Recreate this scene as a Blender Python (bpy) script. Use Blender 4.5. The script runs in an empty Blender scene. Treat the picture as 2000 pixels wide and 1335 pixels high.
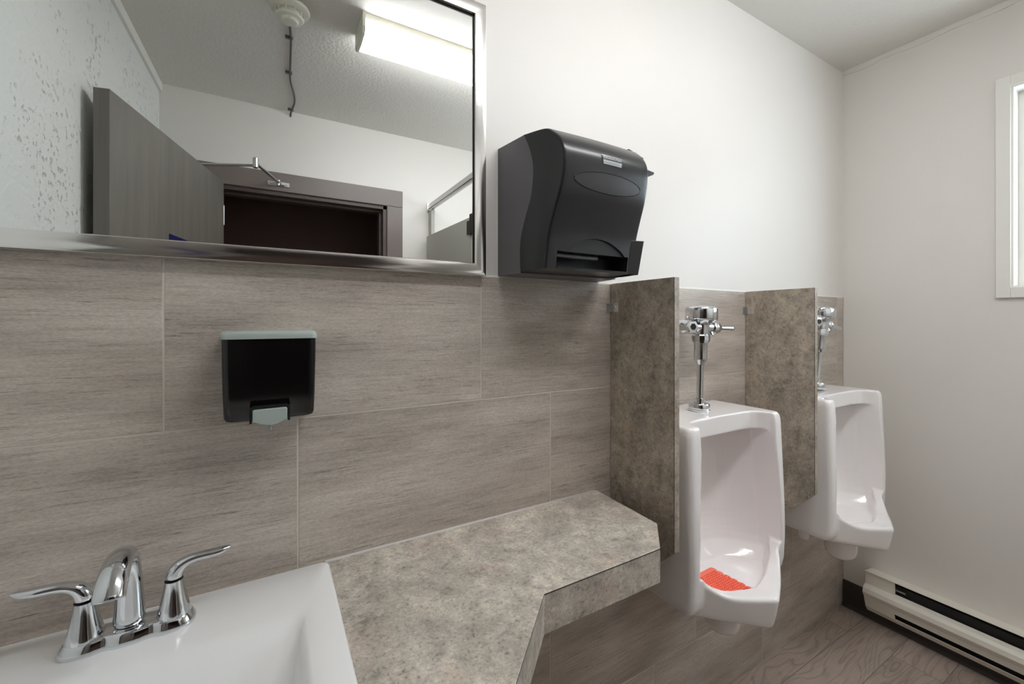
import bpy, bmesh, math, random
from mathutils import Vector, Matrix
random.seed(7)
PI = math.pi
sc = bpy.context.scene
COL = sc.collection

# ------------------------------------------------------------------ room numbers (metres)
YA = 0.957      # tiled face of the mirror wall
YP = 0.9595     # painted face of the mirror wall
XR = 2.3425     # right wall
YB = -0.837     # door wall
ZC = 2.524      # ceiling
CAM = (0.0, 0.0, 1.344)
def xl(y): return -0.481 - 0.0195*y      # left wall is slightly out of square

# ------------------------------------------------------------------ helpers
def link(o, parent=None):
    COL.objects.link(o)
    if parent is not None: o.parent = parent
    return o

def obj(name, bm, mat, parent=None, smooth=False, bevel=0, seg=2, angle=35):
    bmesh.ops.recalc_face_normals(bm, faces=bm.faces)
    me = bpy.data.meshes.new(name); bm.to_mesh(me); bm.free()
    o = bpy.data.objects.new(name, me); link(o, parent)
    mats = mat if isinstance(mat, (list, tuple)) else [mat]
    for m in mats: me.materials.append(m)
    if smooth:
        for p in me.polygons: p.use_smooth = True
        try: me.set_sharp_from_angle(angle=math.radians(angle))
        except Exception: pass
    if bevel:
        b = o.modifiers.new('bevel', 'BEVEL'); b.width = bevel; b.segments = seg
        b.limit_method = 'ANGLE'; b.angle_limit = math.radians(40); b.harden_normals = False
        for p in me.polygons: p.use_smooth = True
        try: me.set_sharp_from_angle(angle=math.radians(angle))
        except Exception: pass
    return o

def empty(name, loc=(0,0,0)):
    o = bpy.data.objects.new(name, None); link(o); o.location = loc; o.empty_display_size = .05
    return o

def thing(name, label, cat, loc=(0,0,0), group=None):
    o = empty(name, loc); o['label'] = label; o['category'] = cat
    if group: o['group'] = group
    return o

def tag(o, label, cat, group=None):
    o['label'] = label; o['category'] = cat
    if group: o['group'] = group
    return o

def struct(o):
    o['kind'] = 'structure'; return o

def copy_tree(o, parent=None):
    c = o.copy(); COL.objects.link(c); c.parent = parent
    for ch in list(o.children): copy_tree(ch, c)
    return c

def box(bm, x0, x1, y0, y1, z0, z1, mi=0):
    r = bmesh.ops.create_cube(bm, size=1.0)
    for v in r['verts']:
        v.co = Vector(((x0+x1)/2 + v.co.x*(x1-x0), (y0+y1)/2 + v.co.y*(y1-y0), (z0+z1)/2 + v.co.z*(z1-z0)))
    for f in set(f for v in r['verts'] for f in v.link_faces): f.material_index = mi
    return r['verts']

def B(*a):
    bm = bmesh.new(); box(bm, *a); return bm

def prism(bm, pts, axis, a, b):
    """closed outline extruded along an axis: pts are the other two coords in xyz order"""
    def mk(p, t):
        if axis == 'x': return (t, p[0], p[1])
        if axis == 'y': return (p[0], t, p[1])
        return (p[0], p[1], t)
    v0 = [bm.verts.new(mk(p, a)) for p in pts]; v1 = [bm.verts.new(mk(p, b)) for p in pts]
    n = len(pts)
    bm.faces.new(v0); bm.faces.new(list(reversed(v1)))
    for i in range(n): bm.faces.new([v0[i], v0[(i+1) % n], v1[(i+1) % n], v1[i]])

def loft(bm, loops, cap0=True, cap1=True, closed=True):
    R = [[bm.verts.new(p) for p in L] for L in loops]
    for a, b in zip(R[:-1], R[1:]):
        n = len(a)
        for i in range(n if closed else n-1):
            j = (i+1) % n
            bm.faces.new([a[i], a[j], b[j], b[i]])
    if cap0: bm.faces.new(list(reversed(R[0])))
    if cap1: bm.faces.new(R[-1])
    return R

def frame_of(d):
    d = Vector(d).normalized()
    up = Vector((0,0,1)) if abs(d.z) < .95 else Vector((0,1,0))
    s = d.cross(up).normalized(); u = s.cross(d).normalized()
    return s, u

def lathe(bm, prof, base, axis=(0,0,1), seg=40, cap=True):
    """prof: list of (radius, distance along axis)"""
    ax = Vector(axis).normalized(); s, u = frame_of(ax); base = Vector(base)
    loops = []
    for r, h in prof:
        r = max(r, 1e-5)
        loops.append([base + ax*h + (s*math.cos(2*PI*k/seg) + u*math.sin(2*PI*k/seg))*r for k in range(seg)])
    loft(bm, loops, cap, cap)

def tube(bm, pts, rad, seg=16, ell=None):
    """tube through points; rad a number or list; ell = list of (side, up) radii with up fixed to z-ish"""
    P = [Vector(p) for p in pts]; n = len(P)
    loops = []; pu = None
    for i, p in enumerate(P):
        d = (P[min(i+1, n-1)] - P[max(i-1, 0)]).normalized()
        if pu is None: s, u = frame_of(d)
        else:
            s = d.cross(pu).normalized(); u = s.cross(d).normalized()
        pu = u
        if ell: a, b = ell[i]
        else:
            a = b = rad[i] if isinstance(rad, (list, tuple)) else rad
        loops.append([p + s*a*math.cos(2*PI*k/seg) + u*b*math.sin(2*PI*k/seg) for k in range(seg)])
    loft(bm, loops)

def catmull(pts, k=6):
    P = [Vector(p) for p in pts]; out = []
    for i in range(len(P)-1):
        p0 = P[max(i-1,0)]; p1 = P[i]; p2 = P[i+1]; p3 = P[min(i+2, len(P)-1)]
        for j in range(k):
            t = j/k
            out.append(.5*((2*p1) + (p2-p0)*t + (2*p0-5*p1+4*p2-p3)*t*t + (3*p1-p0-3*p2+p3)*t**3))
    out.append(P[-1]); return out

def rrect(x0, x1, y0, y1, r, k=6):
    pts = []
    for cx, cy, a0 in ((x1-r, y1-r, 0), (x0+r, y1-r, PI/2), (x0+r, y0+r, PI), (x1-r, y0+r, 1.5*PI)):
        for j in range(k+1):
            a = a0 + PI/2*j/k; pts.append((cx + r*math.cos(a), cy + r*math.sin(a)))
    return pts

# ------------------------------------------------------------------ materials
class NT:
    def __init__(s, name):
        s.m = bpy.data.materials.new(name); s.m.use_nodes = True
        s.t = s.m.node_tree; s.t.nodes.clear()
        s.out = s.n('ShaderNodeOutputMaterial')
    def n(s, kind, **kw):
        nd = s.t.nodes.new(kind)
        for k, v in kw.items(): setattr(nd, k, v)
        return nd
    def l(s, a, b): s.t.links.new(a, b)
    def val(s, sock, v):
        if hasattr(v, 'is_linked'): s.l(v, sock)
        else: sock.default_value = v
    def bsdf(s, col=(.8,.8,.8), rough=.5, metal=0, **kw):
        b = s.n('ShaderNodeBsdfPrincipled')
        if isinstance(col, tuple): b.inputs['Base Color'].default_value = (*col[:3], 1)
        else: s.l(col, b.inputs['Base Color'])
        s.val(b.inputs['Roughness'], rough); b.inputs['Metallic'].default_value = metal
        for k, v in kw.items(): s.val(b.inputs[k], v)
        s.l(b.outputs[0], s.out.inputs[0]); s.b = b; return b
    def coord(s, scale=(1,1,1), rot=(0,0,0), which='Object', loc=(0,0,0)):
        c = s.n('ShaderNodeTexCoord'); mp = s.n('ShaderNodeMapping')
        mp.inputs['Scale'].default_value = scale; mp.inputs['Rotation'].default_value = rot
        mp.inputs['Location'].default_value = loc
        s.l(c.outputs[which], mp.inputs[0]); return mp.outputs[0]
    def noise(s, vec, scale=5, detail=4, rough=.5, dist=0):
        x = s.n('ShaderNodeTexNoise'); x.inputs['Scale'].default_value = scale
        x.inputs['Detail'].default_value = detail; x.inputs['Roughness'].default_value = rough
        x.inputs['Distortion'].default_value = dist
        s.l(vec, x.inputs['Vector']); return x.outputs['Fac']
    def ramp(s, fac, stops, interp='LINEAR'):
        r = s.n('ShaderNodeValToRGB'); r.color_ramp.interpolation = interp
        e = r.color_ramp.elements
        while len(e) < len(stops): e.new(.5)
        for i, (p, c) in enumerate(stops):
            e[i].position = p; c = (c,)*3 if isinstance(c, (int, float)) else c
            e[i].color = (*c, 1)
        s.l(fac, r.inputs[0]); return r.outputs[0]
    def math(s, op, a, b=None):
        x = s.n('ShaderNodeMath', operation=op); s.val(x.inputs[0], a)
        if b is not None: s.val(x.inputs[1], b)
        return x.outputs[0]
    def mix(s, fac, a, b, mode='MIX'):
        x = s.n('ShaderNodeMix', data_type='RGBA', blend_type=mode)
        s.val(x.inputs[0], fac)
        for i, c in ((6, a), (7, b)):
            if isinstance(c, tuple): x.inputs[i].default_value = (*c[:3], 1)
            else: s.l(c, x.inputs[i])
        return x.outputs[2]
    def bump(s, h, strength=.3, dist=.002):
        b = s.n('ShaderNodeBump'); b.inputs['Strength'].default_value = strength
        b.inputs['Distance'].default_value = dist; s.l(h, b.inputs['Height'])
        s.l(b.outputs[0], s.b.inputs['Normal'])

def srgb(r, g, b):
    f = lambda c: (c/255/12.92) if c/255 <= .04045 else ((c/255+.055)/1.055)**2.4
    return (f(r), f(g), f(b))

def simple(name, col, rough=.5, metal=0, **kw):
    t = NT(name); t.bsdf(col, rough, metal, **kw); return t.m

def m_wall():
    t = NT('painted_drywall'); v = t.coord()
    c = t.ramp(t.noise(v, 1.3, 2), [(.3, srgb(224,220,215)), (.7, srgb(228,224,219))])
    t.bsdf(c, .42); t.b.inputs['Specular IOR Level'].default_value = .35
    t.bump(t.noise(v, 260, 2), .12, .0006); return t.m
def m_plaster():
    t = NT('knockdown_plaster'); v = t.coord()
    n1 = t.noise(v, 52, 4, .62, .15); n2 = t.noise(v, 7, 4, .6)
    pit = t.ramp(n1, [(.57, 0.0), (.63, 1.0)]); zone = t.ramp(n2, [(.50, 0.0), (.58, 1.0)])
    sel = t.math('MULTIPLY', pit, zone)
    flat = t.ramp(t.noise(v, 14, 3), [(.42, 0.0), (.5, 1.0)])
    fine = t.noise(v, 120, 3)
    h = t.math('ADD', t.math('MULTIPLY', sel, -1.0), t.math('ADD', t.math('MULTIPLY', fine, .10), t.math('MULTIPLY', flat, .25)))
    t.bsdf(t.mix(t.math('MULTIPLY', sel, .5), srgb(228,229,225), srgb(150,146,138)), .5); t.bump(h, .7, .0035); return t.m
def m_ceiling():
    t = NT('orange_peel_ceiling'); v = t.coord()
    t.bsdf(srgb(222,219,213), .6)
    h = t.ramp(t.noise(v, 75, 3, .55), [(.38, 0.0), (.62, 1.0)])
    t.bump(h, .32, .0018); return t.m
def m_tile():
    t = NT('cement_wood_tile')
    at = t.n('ShaderNodeAttribute', attribute_name='tile_random')
    c = t.n('ShaderNodeTexCoord')
    off = t.n('ShaderNodeVectorMath', operation='SCALE'); t.l(at.outputs['Color'], off.inputs[0]); off.inputs['Scale'].default_value = 9
    ad = t.n('ShaderNodeVectorMath', operation='ADD'); t.l(c.outputs['Object'], ad.inputs[0]); t.l(off.outputs[0], ad.inputs[1])
    def mp(sx, sy, sz):
        m = t.n('ShaderNodeMapping'); m.inputs['Scale'].default_value = (sx, sy, sz); t.l(ad.outputs[0], m.inputs[0]); return m.outputs[0]
    broad = t.noise(mp(1.6, 1, 9), 1.6, 4, .6)
    base = t.ramp(broad, [(.30, srgb(168,157,148)), (.5, srgb(191,180,170)), (.70, srgb(209,198,188))])
    cloud = t.noise(mp(3, 3, 5), 2.2, 5, .65)
    base = t.mix(t.ramp(cloud, [(.45, 0.0), (.75, .30)]), base, srgb(172,168,158))
    streak = t.noise(mp(6, 6, 140), 1.5, 6, .66, .08)
    s1 = t.ramp(streak, [(.26, .62), (.40, .90), (.52, 1.0), (.72, 1.09)])
    base = t.mix(1.0, base, s1, 'MULTIPLY')
    scr = t.noise(mp(13, 13, 380), 1.3, 5, .75, .1)
    msk = t.noise(mp(4, 4, 14), 1.4, 3)
    sm = t.math('MULTIPLY', t.ramp(scr, [(.36, 1.0), (.43, 0.0)]), t.ramp(msk, [(.38, 0.0), (.60, 1.0)]))
    base = t.mix(t.math('MULTIPLY', sm, .65), base, srgb(72,62,55))
    grit = t.noise(mp(70, 70, 190), 2.2, 4, .75)
    base = t.mix(1.0, base, t.ramp(grit, [(.3, .76), (.5, 1.0), (.7, 1.16)]), 'MULTIPLY')
    t.bsdf(base, .42); t.b.inputs['Specular IOR Level'].default_value = .4
    h = t.math('SUBTRACT', t.math('MULTIPLY', streak, .6), sm)
    t.bump(h, .35, .0012); return t.m
def m_laminate(name='mottled_laminate', tint=(1.0, 1.0, 1.0)):
    t = NT(name); v = t.coord()
    n1 = t.noise(v, 9, 7, .74, .25); n2 = t.noise(v, 34, 7, .78, .5); n3 = t.noise(v, 150, 5, .74, .4)
    base = t.ramp(n1, [(.32, srgb(164,157,146)), (.46, srgb(192,183,171)), (.56, srgb(212,202,189)), (.70, srgb(234,225,210))])
    pv = t.coord(loc=(3,5,1)); pk = t.noise(pv, 9, 4, .6)
    base = t.mix(t.ramp(pk, [(.54, 0.0), (.7, .45)]), base, srgb(200,176,160))
    base = t.mix(1.0, base, t.ramp(n2, [(.34, .60), (.46, .92), (.58, 1.04), (.70, 1.28)]), 'MULTIPLY')
    base = t.mix(1.0, base, t.ramp(n3, [(.34, .45), (.44, .90), (.58, 1.03), (.70, 1.28)]), 'MULTIPLY')
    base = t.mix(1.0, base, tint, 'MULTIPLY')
    t.bsdf(base, .38); t.b.inputs['Specular IOR Level'].default_value = .4
    t.bump(n3, .12, .0006); return t.m
def m_floor():
    t = NT('wood_plank_floor')
    br = t.n('ShaderNodeTexBrick'); v = t.coord(loc=(.27,.05,0)); t.l(v, br.inputs['Vector'])
    br.offset = .37; br.inputs['Scale'].default_value = 1; br.inputs['Brick Width'].default_value = .92
    br.inputs['Row Height'].default_value = .152; br.inputs['Mortar Size'].default_value = .0010
    br.inputs['Mortar Smooth'].default_value = .2
    br.inputs['Color1'].default_value = (0,0,0,1); br.inputs['Color2'].default_value = (1,1,1,1)
    sh = t.n('ShaderNodeVectorMath', operation='SCALE'); t.l(br.outputs['Color'], sh.inputs[0]); sh.inputs['Scale'].default_value = 3.1
    ad = t.n('ShaderNodeVectorMath', operation='ADD'); t.l(v, ad.inputs[0]); t.l(sh.outputs[0], ad.inputs[1])
    m = t.n('ShaderNodeMapping'); m.inputs['Scale'].default_value = (1.6, 7.5, 1); t.l(ad.outputs[0], m.inputs[0])
    n = t.noise(m.outputs[0], 1.15, 2, .5, .35)
    rings = t.math('FRACT', t.math('MULTIPLY', n, 15.0))
    line = t.ramp(rings, [(0.0, .50), (.18, .90), (.5, 1.0), (.85, .98), (1.0, .55)])
    m2 = t.n('ShaderNodeMapping'); m2.inputs['Scale'].default_value = (9, 150, 1); t.l(ad.outputs[0], m2.inputs[0])
    fine = t.ramp(t.noise(m2.outputs[0], 1.2, 4, .6), [(.3, .84), (.7, 1.08)])
    base = t.ramp(t.noise(ad.outputs[0], 3, 4), [(.3, srgb(166,151,141)), (.7, srgb(192,176,165))])
    base = t.mix(.55, base, t.mix(1.0, base, line, 'MULTIPLY'))
    base = t.mix(1.0, base, fine, 'MULTIPLY')
    base = t.mix(t.math('MULTIPLY', br.outputs['Fac'], .75), base, srgb(60,52,46))
    t.bsdf(base, .42); t.bump(fine, .1, .0006); return t.m
def m_doorwood():
    t = NT('grey_stained_door'); v = t.coord(scale=(7, 7, .55))
    n = t.noise(v, 3, 5, .6, .3); n2 = t.noise(t.coord(scale=(60,60,2)), 3, 3)
    base = t.ramp(n, [(.3, srgb(112,107,101)), (.7, srgb(126,120,113))])
    base = t.mix(1.0, base, t.ramp(n2, [(.3, .92), (.7, 1.05)]), 'MULTIPLY')
    t.bsdf(base, .45); return t.m
def m_grime_metal(name, col, rough):
    t = NT(name); v = t.coord(scale=(2, 2, 160)); n = t.noise(v, 2, 3)
    t.bsdf(col, t.ramp(n, [(.3, rough*.85), (.7, rough*1.15)]), 1.0); return t.m
def m_black_plastic(name, col, rough):
    t = NT(name); v = t.coord(); n = t.noise(v, 900, 2)
    t.bsdf(col, rough); t.bump(n, .08, .0003); return t.m

M = {}
M['wall'] = m_wall(); M['plaster'] = m_plaster(); M['ceiling'] = m_ceiling()
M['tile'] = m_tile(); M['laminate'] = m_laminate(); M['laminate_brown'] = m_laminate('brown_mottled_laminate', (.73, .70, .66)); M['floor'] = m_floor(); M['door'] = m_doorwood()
M['grout'] = simple('pale_grout', srgb(206,197,187), .8)
M['caulk'] = simple('white_caulk', srgb(226,222,215), .45)
M['caulk2'] = simple('pale_grey_caulk', srgb(188,182,176), .4)
M['casing'] = simple('dark_stained_casing', srgb(120,109,104), .4)
M['jamb'] = simple('dark_brown_jamb', srgb(84,70,64), .5)
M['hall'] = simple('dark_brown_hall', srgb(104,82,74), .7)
M['chrome'] = simple('polished_chrome', (.70,.72,.745), .06, 1.0)
M['nickel'] = m_grime_metal('brushed_nickel', (.84,.83,.82), .13)
M['bracket'] = m_grime_metal('bright_bracket_steel', (.82,.81,.80), .22)
M['darkmetal'] = simple('dark_hinge_metal', srgb(58,54,52), .4, .6)
M['steel'] = m_grime_metal('satin_steel', (.55,.54,.53), .34)
M['mirror'] = simple('silvered_mirror', (.90,.92,.915), .0, 1.0)
M['rubber'] = simple('black_gap', (.01,.01,.01), .5)
M['ceramic'] = simple('vitreous_china', srgb(243,238,237), .12, 0, **{'Coat Weight': .4, 'Coat Roughness': .05})
M['ceramic_w'] = simple('white_sink_china', srgb(245,244,243), .26, 0, **{'Coat Weight': .2, 'Coat Roughness': .12})
M['black'] = m_black_plastic('smoked_black_plastic', srgb(36,35,37), .28)
M['smoke'] = m_black_plastic('smoke_grey_side_plastic', srgb(106,102,106), .34)
M['pit'] = simple('unlit_black_interior', (.004,.004,.004), .6)
M['pit2'] = simple('dark_recess_plastic', srgb(22,21,22), .4)
M['soapblack'] = simple('glossy_black_tank', srgb(14,11,13), .18)
M['soapgrey'] = simple('pale_grey_plastic', srgb(168,178,172), .38)
M['heater'] = simple('cream_enamel', srgb(236,231,220), .4)
M['heatdark'] = simple('dark_heater_inside', srgb(38,36,38), .6)
M['basedark'] = simple('dark_vinyl_cove_base', srgb(58,53,50), .5)
M['white'] = simple('white_trim_paint', srgb(232,230,224), .4)
M['whiteplastic'] = simple('offwhite_plastic', srgb(222,219,206), .45)
M['cable'] = simple('grey_cable', srgb(92,88,88), .5)
M['sign'] = simple('navy_sign_plastic', srgb(28,30,92), .4)
M['signwhite'] = simple('sign_white', srgb(225,225,225), .4)
M['partgrey'] = simple('grey_powder_coated_panel', srgb(176,173,165), .45)
M['badge'] = simple('silver_badge_strip', srgb(178,184,184), .4)
M['badgetxt'] = simple('pale_badge_lettering', srgb(205,205,205), .5)
M['badgegrey'] = simple('grey_badge_lettering', srgb(128,134,136), .5)
def m_screen():
    t = NT('coral_rubber_screen'); t.bsdf(srgb(250,122,98), .35)
    t.b.inputs['Subsurface Weight'].default_value = .15; t.b.inputs['Subsurface Scale'].default_value = .004
    return t.m
M['screen'] = m_screen()
def m_lens():
    t = NT('prismatic_light_lens')
    b = t.bsdf((.95,.95,.93), .3); b.inputs['Emission Color'].default_value = (.975,.985,1.0,1); b.inputs['Emission Strength'].default_value = LAMP
    return t.m
LAMP = 17.0
M['lens'] = m_lens()
def m_glass():
    t = NT('window_glass'); tr = t.n('ShaderNodeBsdfTransparent'); g = t.n('ShaderNodeBsdfGlossy'); g.inputs['Roughness'].default_value = .05
    mx = t.n('ShaderNodeMixShader'); mx.inputs[0].default_value = .06
    tr.inputs[0].default_value = (.96,.98,.98,1)
    t.l(tr.outputs[0], mx.inputs[1]); t.l(g.outputs[0], mx.inputs[2]); t.l(mx.outputs[0], t.out.inputs[0]); return t.m
M['glass'] = m_glass()

# ------------------------------------------------------------------ room shell
struct(obj('floor', B(-.75, XR+.1, -1.63, YP+.1, -.06, 0), M['floor']))
struct(obj('ceiling', B(-.75, XR+.1, YB-.1, YP+.1, ZC, ZC+.08), M['ceiling']))
wf = struct(obj('wall_front', B(-.75, XR+.1, YP, YP+.1, 0, ZC), M['wall']))
# left wall, slightly out of square
bm = bmesh.new(); prism(bm, [(xl(YB-.1)-.012, YB-.1), (xl(YP)-.012, YP), (-.75, YP), (-.75, YB-.1)], 'z', 0, ZC)
struct(obj('wall_left', bm, M['plaster']))
# right wall with a window opening
WY0, WY1, WZ0, WZ1 = -.56, .425, 1.466, 2.203
bm = bmesh.new()
box(bm, XR, XR+.14, YB-.1, WY0, 0, ZC); box(bm, XR, XR+.14, WY1, YP, 0, ZC)
box(bm, XR, XR+.14, WY0, WY1, 0, WZ0); box(bm, XR, XR+.14, WY0, WY1, WZ1, ZC)
struct(obj('wall_right', bm, M['wall']))
# door wall with a doorway
DX0, DX1, DZ = -.262, .640, 2.075
bm = bmesh.new()
box(bm, -.75, DX0, YB-.1, YB, 0, ZC); box(bm, DX1, XR, YB-.1, YB, 0, ZC); box(bm, DX0, DX1, YB-.1, YB, DZ, ZC)
struct(obj('wall_back', bm, M['wall']))
# corridor beyond the doorway
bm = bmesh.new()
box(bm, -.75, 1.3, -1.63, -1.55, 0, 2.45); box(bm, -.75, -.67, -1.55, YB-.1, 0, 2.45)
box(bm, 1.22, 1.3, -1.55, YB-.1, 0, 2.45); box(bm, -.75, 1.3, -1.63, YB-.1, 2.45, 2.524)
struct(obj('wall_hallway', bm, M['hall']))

# tiles on the mirror wall, one mesh with a random value per tile
def tiling():
    bm = bmesh.new(); lay = bm.loops.layers.color.new('tile_random')
    g = .0016; rows = [(1.149, 1.453, 0), (.845, 1.149, 1), (.541, .845, 0), (.237, .541, 1), (.0, .237, 0)]
    rnd = random.Random(3)
    for z0, z1, ph in rows:
        start = (.450 if ph == 0 else .0468) - 3*.6115
        k = 0
        while True:
            a = start + k*.6115; b = a + .6115; k += 1
            if b < -.49: continue
            if a > XR-.004: break
            a2 = max(a, -.49); b2 = min(b, XR-.002)
            if b2-a2 < .01: continue
            zt = z1 - (g if z1 < 1.45 else 0)
            vs = box(bm, a2+g, b2-g, YA, YP+.004, z0+(g if z0 > 0 else 0), zt)
            col = (rnd.random(), rnd.random(), rnd.random(), 1)
            for f in set(f for v in vs for f in v.link_faces):
                for lp in f.loops: lp[lay] = col
    return bm
til = obj('wall_tiling', tiling(), M['tile'], wf, bevel=.0006, seg=1)
obj('tile_grout', B(-.49, XR-.001, YA+.0007, YP+.003, 0, 1.452), M['grout'], wf)
# caulk along the top of the tiling, into the corner, and paint strips at the ceiling
bm = bmesh.new(); prism(bm, [(YA-.0005, 1.4525), (YP, 1.4525), (YP, 1.4585), (YA+.0005, 1.4565)], 'x', -.49, XR)
struct(obj('trim_1', bm, M['caulk']))
bm = bmesh.new(); prism(bm, [(XR, YA-.002), (XR, YP), (XR-.0025, YP), (XR-.0025, YA-.001)], 'z', .125, 1.455)
struct(obj('trim_2', bm, M['caulk2']))
# uneven taped strip under the ceiling on the right wall
bm = bmesh.new(); rnd = random.Random(5)
ys = [YB + (YP-YB)*i/60 for i in range(61)]
L = []
for i, y in enumerate(ys):
    low = ZC - .020 - .003*math.sin(i*.9) - rnd.random()*.003
    th = .0045 + rnd.random()*.002
    L.append([(XR+.001, y, ZC), (XR-.006, y, ZC), (XR-th, y, low), (XR+.001, y, low-.0015)])
loft(bm, L); struct(obj('trim_3', bm, M['wall'], smooth=False))
# flat cove strip at the top of the left plaster wall
bm = bmesh.new()
loft(bm, [[(xl(y)-.014, y, ZC), (xl(y), y, ZC), (xl(y), y, ZC-.045), (xl(y)-.014, y, ZC-.045)] for y in (YB, YP)])
struct(obj('trim_4', bm, M['white'], bevel=.001))
# dark base at the foot of the right wall
bm = bmesh.new(); prism(bm, [(XR+.001, 0), (XR-.018, 0), (XR-.010, .014), (XR-.008, .118), (XR+.001, .120)], 'y', YB, YA-.001)
struct(obj('baseboard_right', bm, M['basedark']))
struct(obj('baseboard_back', B(DX1+.1, XR-.02, YB-.001, YB+.009, 0, .11), M['basedark']))

# ------------------------------------------------------------------ window
win = struct(empty('window_1', (XR, (WY0+WY1)/2, WZ0)))
ox, oy, oz = win.location
bm = bmesh.new(); c = .038
def wb(bm, x0, x1, y0, y1, z0, z1): box(bm, x0-ox, x1-ox, y0-oy, y1-oy, z0-oz, z1-oz)
wb(bm, XR-.014, XR, WY1, WY1+c, WZ0-c, WZ1+c); wb(bm, XR-.014, XR, WY0-c, WY0, WZ0-c, WZ1+c)
wb(bm, XR-.014, XR, WY0, WY1, WZ0-c, WZ0); wb(bm, XR-.014, XR, WY0, WY1, WZ1, WZ1+c)
obj('window_casing', bm, M['white'], win, bevel=.0015)
bm = bmesh.new(); r = .006
wb(bm, XR-.006, XR+.10, WY1-r, WY1+.001, WZ0, WZ1); wb(bm, XR-.006, XR+.10, WY0-.001, WY0+r, WZ0, WZ1)
wb(bm, XR-.006, XR+.10, WY0+r, WY1-r, WZ0-.001, WZ0+r); wb(bm, XR-.006, XR+.10, WY0+r, WY1-r, WZ1-r, WZ1+.001)
obj('window_reveal', bm, M['white'], win)
bm = bmesh.new(); s = .035; a0, a1, b0, b1 = WY0+r, WY1-r, WZ0+r, WZ1-r
for x0, x1 in ((XR+.062, XR+.10),):
    wb(bm, x0, x1, a1-s, a1, b0, b1); wb(bm, x0, x1, a0, a0+s, b0, b1)
    wb(bm, x0, x1, a0+s, a1-s, b0, b0+s); wb(bm, x0, x1, a0+s, a1-s, b1-s, b1)
    wb(bm, x0+.004, x1-.004, (a0+a1)/2-.018, (a0+a1)/2+.018, b0+s, b1-s)
obj('window_sash', bm, M['white'], win, bevel=.001)
bm = bmesh.new(); wb(bm, XR+.080, XR+.084, a0+s-.003, a1-s+.003, b0+s-.003, b1-s+.003)
obj('window_glass', bm, M['glass'], win)

# ------------------------------------------------------------------ doorway, casing, door leaf
dr = struct(empty('door_1', (DX0, YB, 0)))
def off(bm, o):
    for v in bm.verts: v.co -= Vector(o)
    return bm
dl = dr.location
bm = bmesh.new()
box(bm, .627, .723, YB, YB+.016, 0, 2.062+.0); box(bm, -.345, -.250, YB, YB+.016, 0, 2.062)
box(bm, -.345, .723, YB, YB+.018, 2.063, 2.165)
obj('door_casing', off(bm, dl), M['casing'], dr, bevel=.001)
bm = bmesh.new()
box(bm, .604, .641, YB-.10, YB+.004, 0, 2.060); box(bm, DX0-.001, -.245, YB-.10, YB+.004, 0, 2.060)
box(bm, DX0, .641, YB-.10, YB+.004, 2.040, 2.076)
box(bm, .590, .604, YB-.10, YB-.045, 0, 2.040); box(bm, -.245, -.232, YB-.10, YB-.045, 0, 2.040); box(bm, -.232, .590, YB-.10, YB-.045, 2.026, 2.040)
obj('door_jamb', off(bm, dl), M['jamb'], dr, bevel=.001)
H0 = Vector((-.2095, -.784)); T0 = Vector((-.430, .110)); dd = (T0-H0).normalized(); nn = Vector((-dd.y, dd.x)); th = .0415
if nn.x > 0: nn = -nn
pts = [H0, T0, T0 + nn*th, H0 + nn*th]
bm = bmesh.new(); prism(bm, [(p.x, p.y) for p in pts], 'z', .012, 2.062)
leaf = obj('door_leaf', off(bm, dl), M['door'], dr, bevel=.001)
# sign on the outer face
S = -nn*.0012 + H0
def onleaf(s, z, d): q = H0 + dd*s - nn*d; return Vector((q.x, q.y, z))
L0 = (T0-H0).length
s_sign = (Vector((-.343, -.241)) - H0).length
bm = bmesh.new()
vs = [onleaf(s_sign, 1.684, .0005), onleaf(s_sign-.155, 1.684, .0005), onleaf(s_sign-.155, 1.454, .0005), onleaf(s_sign, 1.454, .0005)]
vt = [v - Vector((nn.x, nn.y, 0))*.003 for v in vs]
loft(bm, [vs, vt]); obj('door_sign', off(bm, dl), M['sign'], dr)
bm = bmesh.new()
for kk in range(3):
    z = (.25, 1.02, 1.84)[kk]; q = H0 + nn*.004 - dd*.004
    lathe(bm, [(.007, 0), (.007, .1)], (q.x-dl.x, q.y-dl.y, z), (0,0,1), 14)
obj('door_hinge', bm, M['steel'], dr, smooth=True)
bm = bmesh.new(); q = onleaf(L0-.065, 1.0, .0); d3 = Vector((-nn.x, -nn.y, 0))
lathe(bm, [(.032, 0), (.032, .008), (.012, .012), (.012, .05)], q-dl, d3, 24)
tube(bm, [q + d3*.048 - dl, q + d3*.05 - Vector((dd.x, dd.y, 0))*.11 - dl], .008, 12)
obj('door_handle', bm, M['steel'], dr, smooth=True)
# closer arm: main arm from the door head, knuckle, forearm to the bracket on the casing
elbow = Vector((-.064, -.548, 2.100)); pin = Vector((.036, YB+.022, 2.104)); far = Vector((-.330, -.655, 2.092))
bm = bmesh.new()
tube(bm, [far, elbow], .0062, 10); tube(bm, [elbow + Vector((0,0,.012)), pin + Vector((0,.012,.004))], .0075, 10)
obj('closer_arm', off(bm, dl), M['steel'], dr, smooth=True)
bm = bmesh.new(); lathe(bm, [(.010, -.012), (.012, -.01), (.012, .034), (.008, .038)], elbow - dl, (0,0,1), 16)
obj('closer_knuckle', bm, M['steel'], dr, smooth=True)
bm = bmesh.new(); box(bm, -.015, .090, YB+.018, YB+.024, 2.088, 2.112)
lathe(bm, [(.012, 0), (.012, .03)], pin - Vector((0,0,.014)), (0,0,1), 16)
for xx in (.002, .075): lathe(bm, [(.006, 0), (.005, .004)], (xx, YB+.024, 2.100), (0,1,0), 12)
box(bm, .050, .066, YB+.024, YB+.040, 2.092, 2.108)
obj('closer_bracket', off(bm, dl), M['steel'], dr, bevel=.0008)

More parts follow.
